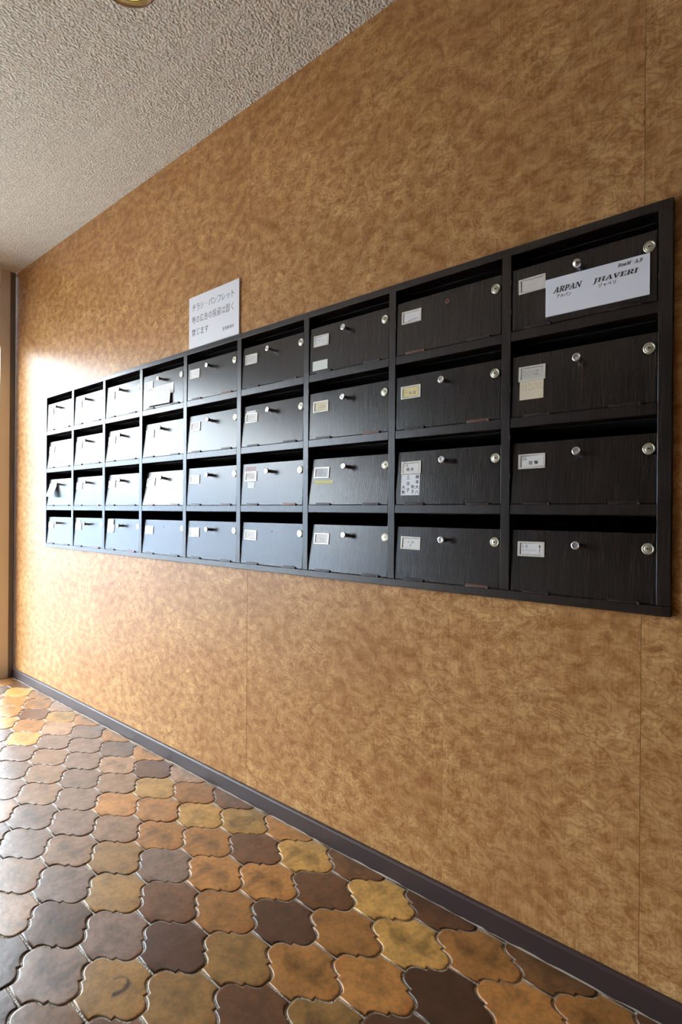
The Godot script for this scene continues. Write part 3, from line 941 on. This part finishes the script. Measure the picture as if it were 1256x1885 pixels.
func build_mailboxes() -> void:
	var rng := RandomNumberGenerator.new()
	rng.seed = 2024
	var door := box(Vector3(CELL - 0.0035, DOOR_TALL, 0.014), 0.0010, Vector3(CELL * 0.5, DOOR_TALL * 0.5, -0.007))
	var knob := knob_mesh("plain")
	var ball := knob_mesh("ball")
	var lock := lock_mesh()
	var keyhole := keyhole_mesh()
	var hinge := hinge_mesh()
	var holder := holder_mesh(0.062, 0.034)
	var card := box(Vector3(0.0484, 0.0244, 0.0006), 0.0001)
	var liner := liner_mesh()
	for r in 4:
		for c in 9:
			var b := thing("mailbox", mailbox_label(r, c), "mailbox", Vector3(c * PITCH, TOP - r * ROW - DOOR_LOW, 0.0), "mailboxes in the dark wooden bank")
			part("inner_box", liner, inner_wood, b)
			var lean := Basis(Vector3.RIGHT, -asin(LEAN[r][c] * 0.001 / DOOR_TALL)) * Basis(Vector3.UP, rng.randf_range(-0.004, 0.004))
			var hung := Transform3D(lean, Vector3(0, 0, -0.0018))
			var put := func(called: String, mesh: Mesh, m: Material, at: Vector3, parent: Node3D) -> MeshInstance3D:
				var o := part(called, mesh, m, parent)
				o.transform = hung * Transform3D(Basis(), at) if parent == b else Transform3D(Basis(), at)
				return o
			put.call("door", door, dark_wood, Vector3.ZERO, b)
			# points on the door are given from the opening's upper left corner
			var spot := func(x: float, y: float, z := 0.0) -> Vector3:
				return Vector3(x, DOOR_LOW - y, z)
			var knobless := (r == 0 and c == 7) or (r == 3 and (c == 5 or c == 3)) or (r == 1 and c == 0)
			if not knobless:
				var k: MeshInstance3D = put.call("knob", ball if (r == 0 and c == 8) else knob, steel, spot.call(0.1515, 0.0662), b)
				k.rotate_object_local(Vector3.RIGHT, rng.randf_range(-0.05, 0.05))
			else:
				put.call("screw_hole", lathe([Vector2(0.0026, 0), Vector2(0.0022, 0.0004), Vector2(0.0, 0.0003)], 12), hole_black, spot.call(0.1540, 0.0636), b)
				if c == 7:
					var ring: MeshInstance3D = put.call("bare_ring", lathe([Vector2(0.0062, 0.0), Vector2(0.0060, 0.0002), Vector2(0.0030, 0.0002), Vector2(0.0027, 0.0)], 20), mat(Color(0.42, 0.19, 0.12), 0.5), spot.call(0.1540, 0.0636), b)
					ring.set_meta("label", "reddish ring of bare wood where a knob was")
			var l: MeshInstance3D = put.call("lock", lock, nickel, spot.call(0.2842, 0.0667), b)
			var kh := part("keyhole", keyhole, hole_black, l)
			kh.rotation.z = rng.randf_range(-0.15, 0.15)
			for hx in [0.0598, 0.2395]:
				put.call("hinge", hinge, brass_worn if rng.randf() < 0.16 else hinge_metal, Vector3(hx, 0.0002, 0.0008), b)
			# name card in its holder
			var hold: MeshInstance3D = put.call("card_holder", holder, holder_white, spot.call(0.0480, 0.0788), b)
			hold.rotation.z += rng.randf_range(-0.02, 0.02)
			var cd := part("name_card", card, card_material(r, c, rng), hold, Vector3(rng.randf_range(-0.001, 0.001), rng.randf_range(-0.0006, 0.0006), 0.0007))
			cd.rotation.z = rng.randf_range(-0.03, 0.03)
			dress(r, c, b, put, spot, rng)

# five thin boards inside the compartment
func liner_mesh() -> ArrayMesh:
	var st := begin()
	var w := CELL - 0.0012
	var lo := 0.0006
	var hi := DOOR_LOW - 0.0006
	var mx := CELL * 0.5
	var my := (lo + hi) * 0.5
	var z0 := -0.045
	var z1 := -0.248
	var mz := (z0 + z1) * 0.5
	add_box(st, Vector3(mx, lo + 0.001, mz), Vector3(w, 0.002, z0 - z1), 0.0003)
	add_box(st, Vector3(mx, hi - 0.001, mz), Vector3(w, 0.002, z0 - z1), 0.0003)
	add_box(st, Vector3(0.0016, my, mz), Vector3(0.002, hi - lo - 0.004, z0 - z1), 0.0003)
	add_box(st, Vector3(CELL - 0.0016, my, mz), Vector3(0.002, hi - lo - 0.004, z0 - z1), 0.0003)
	add_box(st, Vector3(mx, my, z1 + 0.0015), Vector3(w - 0.004, hi - lo - 0.004, 0.003), 0.0003)
	return st.commit()

# the papers that single doors carry
func dress(r: int, c: int, b: Node3D, put: Callable, spot: Callable, rng: RandomNumberGenerator) -> void:
	var ink := Color(0.13, 0.13, 0.15)
	match [r, c]:
		[0, 8]:
			var im := paper_image(824, 332, Color(0.93, 0.93, 0.95))
			write_line(im, "アルパン", Vector2(94, 152), Vector2(30, 34), 33, 4.0, ink)
			write_line(im, "ジャベリ", Vector2(440, 149), Vector2(30, 34), 37, 4.0, ink)
			var plate: MeshInstance3D = put.call("nameplate", box(Vector3(0.2060, 0.0830, 0.0030), 0.0006), paper_material(im, 0.25), spot.call(0.1827, 0.1205, 0.0017), b)
			plate.set_meta("label", "white plastic nameplate with italic black lettering")
			for t in [["ARPAN", -0.0560, 0.0132, 0.0122, 0.0580], ["JHAVERI", 0.0400, 0.0125, 0.0125, 0.0840], ["RooM   A,B", 0.0670, 0.0315, 0.0085, 0.0450]]:
				lettering(t[0], t[3], t[4], Vector3(t[1], t[2], 0.0016), plate)
		[1, 8]:
			var im := paper_image(108, 90, Color(0.88, 0.82, 0.70))
			scrawl(im, Rect2(8, 12, 96, 40), 2, 7, 1.6, Color(0.72, 0.66, 0.58), rng)
			put.call("paper_slip", box(Vector3(0.0545, 0.0450, 0.0006), 0.0001), paper_material(im), spot.call(0.0476, 0.1160, 0.0005), b)
		[2, 7]:
			var im := paper_image(116, 112, Color(0.91, 0.91, 0.92))
			for k in 4:
				glyph(im, "梅本大八"[k], Vector2(90, 4 + k * 27), Vector2(21, 22), 2.6, ink)
			for k in 2:
				glyph(im, "和子"[k], Vector2(64, 56 + k * 27), Vector2(20, 22), 2.2, ink)
			for k in 3:
				glyph(im, "三中子"[k], Vector2(34, 4 + k * 34), Vector2(20, 24), 2.4, ink)
			for k in 2:
				glyph(im, "大和"[k], Vector2(6, 58 + k * 26), Vector2(20, 22), 2.6, ink)
			put.call("paper_slip", box(Vector3(0.0580, 0.0555, 0.0006), 0.0001), paper_material(im), spot.call(0.0470, 0.1245, 0.0005), b)
		[0, 6]:
			put.call("sticker", box(Vector3(0.0610, 0.0290, 0.0008), 0.0002), mat(Color(0.86, 0.88, 0.84), 0.45), spot.call(0.0450, 0.1536, 0.0005), b)
		[2, 6]:
			var tp: MeshInstance3D = put.call("tape_strip", box(Vector3(0.0760, 0.0105, 0.0007), 0.0002), mat(Color(0.80, 0.77, 0.42), 0.5), spot.call(0.0570, 0.1080, 0.0005), b)
			tp.set_meta("label", "pale yellow tape strip")
		[2, 5]:
			put.call("sticker", box(Vector3(0.0490, 0.0180, 0.0006), 0.0002), mat(Color(0.70, 0.56, 0.56), 0.5), spot.call(0.0446, 0.0545, 0.0005), b)
			put.call("tag", box(Vector3(0.0350, 0.0200, 0.0008), 0.0003), paper_white, spot.call(0.0505, 0.1090, 0.0005), b)
		[1, 5]:
			put.call("sticker", box(Vector3(0.0480, 0.0100, 0.0006), 0.0002), paper_white, spot.call(0.0440, 0.0590, 0.0005), b)
		[3, 2]:
			var im := paper_image(100, 120, Color(0.92, 0.91, 0.89))
			scrawl(im, Rect2(14, 20, 60, 80), 3, 3, 1.8, Color(0.72, 0.62, 0.60), rng)
			put.call("paper_strip", box(Vector3(0.0520, 0.0600, 0.0006), 0.0001), paper_material(im), spot.call(0.0470, 0.0690, 0.0030), b)
		[3, 1]:
			put.call("paper_strip", box(Vector3(0.0420, 0.0260, 0.0006), 0.0001), paper_white, spot.call(0.0440, 0.0560, 0.0008), b)
		[2, 0]:
			var flap: MeshInstance3D = put.call("hanging_paper", sheet_mesh(0.0850, 0.0780, 0.003), paper_white, spot.call(0.0770, 0.0935, 0.0125), b)
			flap.rotate_object_local(Vector3.RIGHT, -0.24)
			flap.set_meta("label", "folded white paper hanging away from the door")
		[0, 3]:
			var im := paper_image(220, 80, Color(0.90, 0.89, 0.88))
			scrawl(im, Rect2(20, 8, 180, 60), 3, 16, 1.6, Color(0.78, 0.75, 0.73), rng)
			var upper: MeshInstance3D = put.call("notice_sheet", sheet_mesh(0.1560, 0.0420, 0.001), paper_material(im), spot.call(0.1530, 0.1110, 0.0010), b)
			upper.rotation.z += 0.02
			var im2 := paper_image(220, 80, Color(0.91, 0.90, 0.89))
			scrawl(im2, Rect2(14, 10, 190, 56), 4, 16, 1.6, Color(0.78, 0.76, 0.75), rng)
			var lower: MeshInstance3D = put.call("notice_sheet", sheet_mesh(0.1830, 0.0480, 0.003), paper_material(im2), spot.call(0.1240, 0.1440, 0.0060), b)
			lower.rotation.z -= 0.015

# raised black italic letters
func lettering(text: String, height: float, wide: float, at: Vector3, parent: Node3D) -> void:
	var base := SystemFont.new()
	base.font_names = PackedStringArray(["Droid Serif"])
	base.font_weight = 700
	var t := TextMesh.new()
	t.text = text
	t.font = base
	t.font_size = 64
	t.pixel_size = 0.0003
	t.depth = 0.0004
	t.curve_step = 1.0
	var size := t.get_aabb().size
	var sx := wide / maxf(size.x, 0.001)
	var sy := height / maxf(size.y, 0.001)
	var o := part("lettering", t, mat(Color(0.05, 0.05, 0.06), 0.4), parent, at)
	o.transform = Transform3D(Basis(Vector3(sx, 0, 0), Vector3(0.30 * sy, sy, 0), Vector3(0, 0, 1)), at)

# ------------------------------------------------------------------ notice board and lamp
func build_sign() -> void:
	var im := paper_image(1024, 660, Color(0.93, 0.93, 0.94))
	var ink := Color(0.36, 0.36, 0.38)
	write_line(im, "チラシ・パンフレット", Vector2(70, 98), Vector2(82, 92), 88, 8.0, ink)
	write_line(im, "等の広告の投函は固く", Vector2(66, 256), Vector2(80, 96), 88, 7.0, ink)
	write_line(im, "禁じます", Vector2(66, 418), Vector2(84, 96), 92, 7.5, ink)
	write_line(im, "管理事務所", Vector2(710, 520), Vector2(42, 44), 45, 4.0, ink)
	var s := thing("sign", "white rectangular notice board of grey Japanese lettering standing on the mailbox frame", "sign", Vector3(1.4417, 1.7172, -0.0092))
	part("board", box(Vector3(0.3000, 0.1960, 0.0056), 0.0008), mat(Color(0.90, 0.90, 0.90), 0.35), s)
	var face := begin()
	flat_quad(face, Vector3(-0.1490, 0.0970, 0.0029), Vector3(0.1490, 0.0970, 0.0029), Vector3(0.1490, -0.0970, 0.0029), Vector3(-0.1490, -0.0970, 0.0029), Vector3(0, 0, 1))
	part("printed_face", face.commit(), paper_material(im, 0.35), s)

func build_lamp() -> void:
	var l := thing("downlight", "round recessed ceiling lamp with brown rim and gold reflector", "ceiling lamp", Vector3(1.726, ROOM_H, 0.494))
	var down := Basis(Vector3.RIGHT, PI / 2)
	var rim := part("rim", lathe([Vector2(0.0730, -0.002), Vector2(0.0810, 0.0), Vector2(0.0815, 0.0025), Vector2(0.0795, 0.0045), Vector2(0.0745, 0.0045), Vector2(0.0715, 0.002), Vector2(0.0710, -0.004)], 64), mat(Color(0.46, 0.36, 0.27), 0.4, 0.2), l)
	var ring := part("baffle", lathe([Vector2(0.0712, 0.001), Vector2(0.0708, -0.011)], 64), mat(Color(0.035, 0.032, 0.03), 0.5), l)
	var gold := mat(Color(0.98, 0.91, 0.50), 0.38, 0.5)
	var cup := part("reflector", lathe([Vector2(0.0708, -0.010), Vector2(0.0690, -0.034), Vector2(0.0600, -0.070), Vector2(0.0450, -0.095), Vector2(0.0200, -0.110), Vector2(0.0, -0.112)], 48), gold, l)
	var bulb := part("bulb", lathe([Vector2(0.013, -0.108), Vector2(0.014, -0.088), Vector2(0.024, -0.070), Vector2(0.028, -0.055), Vector2(0.022, -0.040), Vector2(0.010, -0.034), Vector2(0.0, -0.033)], 24), mat(Color(0.92, 0.90, 0.84), 0.4), l)
	var glow: StandardMaterial3D = bulb.material_override
	glow.emission_enabled = true
	glow.emission = Color(1.0, 0.90, 0.62)
	glow.emission_energy_multiplier = 1.2
	var lit := OmniLight3D.new()
	lit.name = "lamp_light"
	l.add_child(lit)
	lit.position = Vector3(0, 0.028, 0)
	lit.light_color = Color(1.0, 0.92, 0.70)
	lit.light_energy = 0.008
	lit.light_size = 0.02
	lit.omni_range = 8.0
	lit.omni_attenuation = 2.0
	lit.shadow_enabled = true
	for o: MeshInstance3D in [rim, ring, cup, bulb]:
		o.basis = down
		if o == ring or o == cup:
			(o.material_override as StandardMaterial3D).cull_mode = BaseMaterial3D.CULL_DISABLED

# ------------------------------------------------------------------ everything, largest first
func _ready() -> void:
	var camera := Camera3D.new()
	camera.name = "camera"
	add_child(camera)
	camera.position = Vector3(3.0952, 0.9990, 1.2200)
	camera.rotation_order = EULER_ORDER_YXZ
	camera.rotation_degrees = Vector3(-0.037, 40.035, 0.4207)
	camera.fov = 86.5045
	camera.near = 0.02
	camera.current = true
	var sky_look := ProceduralSkyMaterial.new()
	sky_look.sky_top_color = Color(0.90, 0.96, 1.0)
	sky_look.sky_horizon_color = Color(0.95, 0.98, 1.0)
	sky_look.ground_bottom_color = Color(0.5, 0.5, 0.5)
	sky_look.ground_horizon_color = Color(0.6, 0.6, 0.6)
	sky_look.sun_angle_max = 1.0
	sky_look.energy_multiplier = SKY_LIGHT
	var sky := Sky.new()
	sky.sky_material = sky_look
	var e := Environment.new()
	e.background_mode = Environment.BG_SKY
	e.sky = sky
	e.tonemap_mode = Environment.TONE_MAPPER_LINEAR
	e.tonemap_exposure = 1.24
	e.sdfgi_enabled = true
	e.ssao_enabled = true
	e.ssil_enabled = true
	var world := WorldEnvironment.new()
	world.name = "environment"
	world.environment = e
	add_child(world)
	var sun := DirectionalLight3D.new()
	sun.name = "sun"
	sun.light_color = Color(1.0, 0.98, 0.95)
	sun.light_energy = 3.2
	sun.light_angular_distance = 0.6
	sun.shadow_enabled = true
	add_child(sun)
	sun.look_at_from_position(Vector3(8, 6.6, -2.0), Vector3.ZERO)
	make_materials()
	build_shell()
	build_entrance()
	build_bank()
	build_mailboxes()
	build_sign()
	build_lamp()
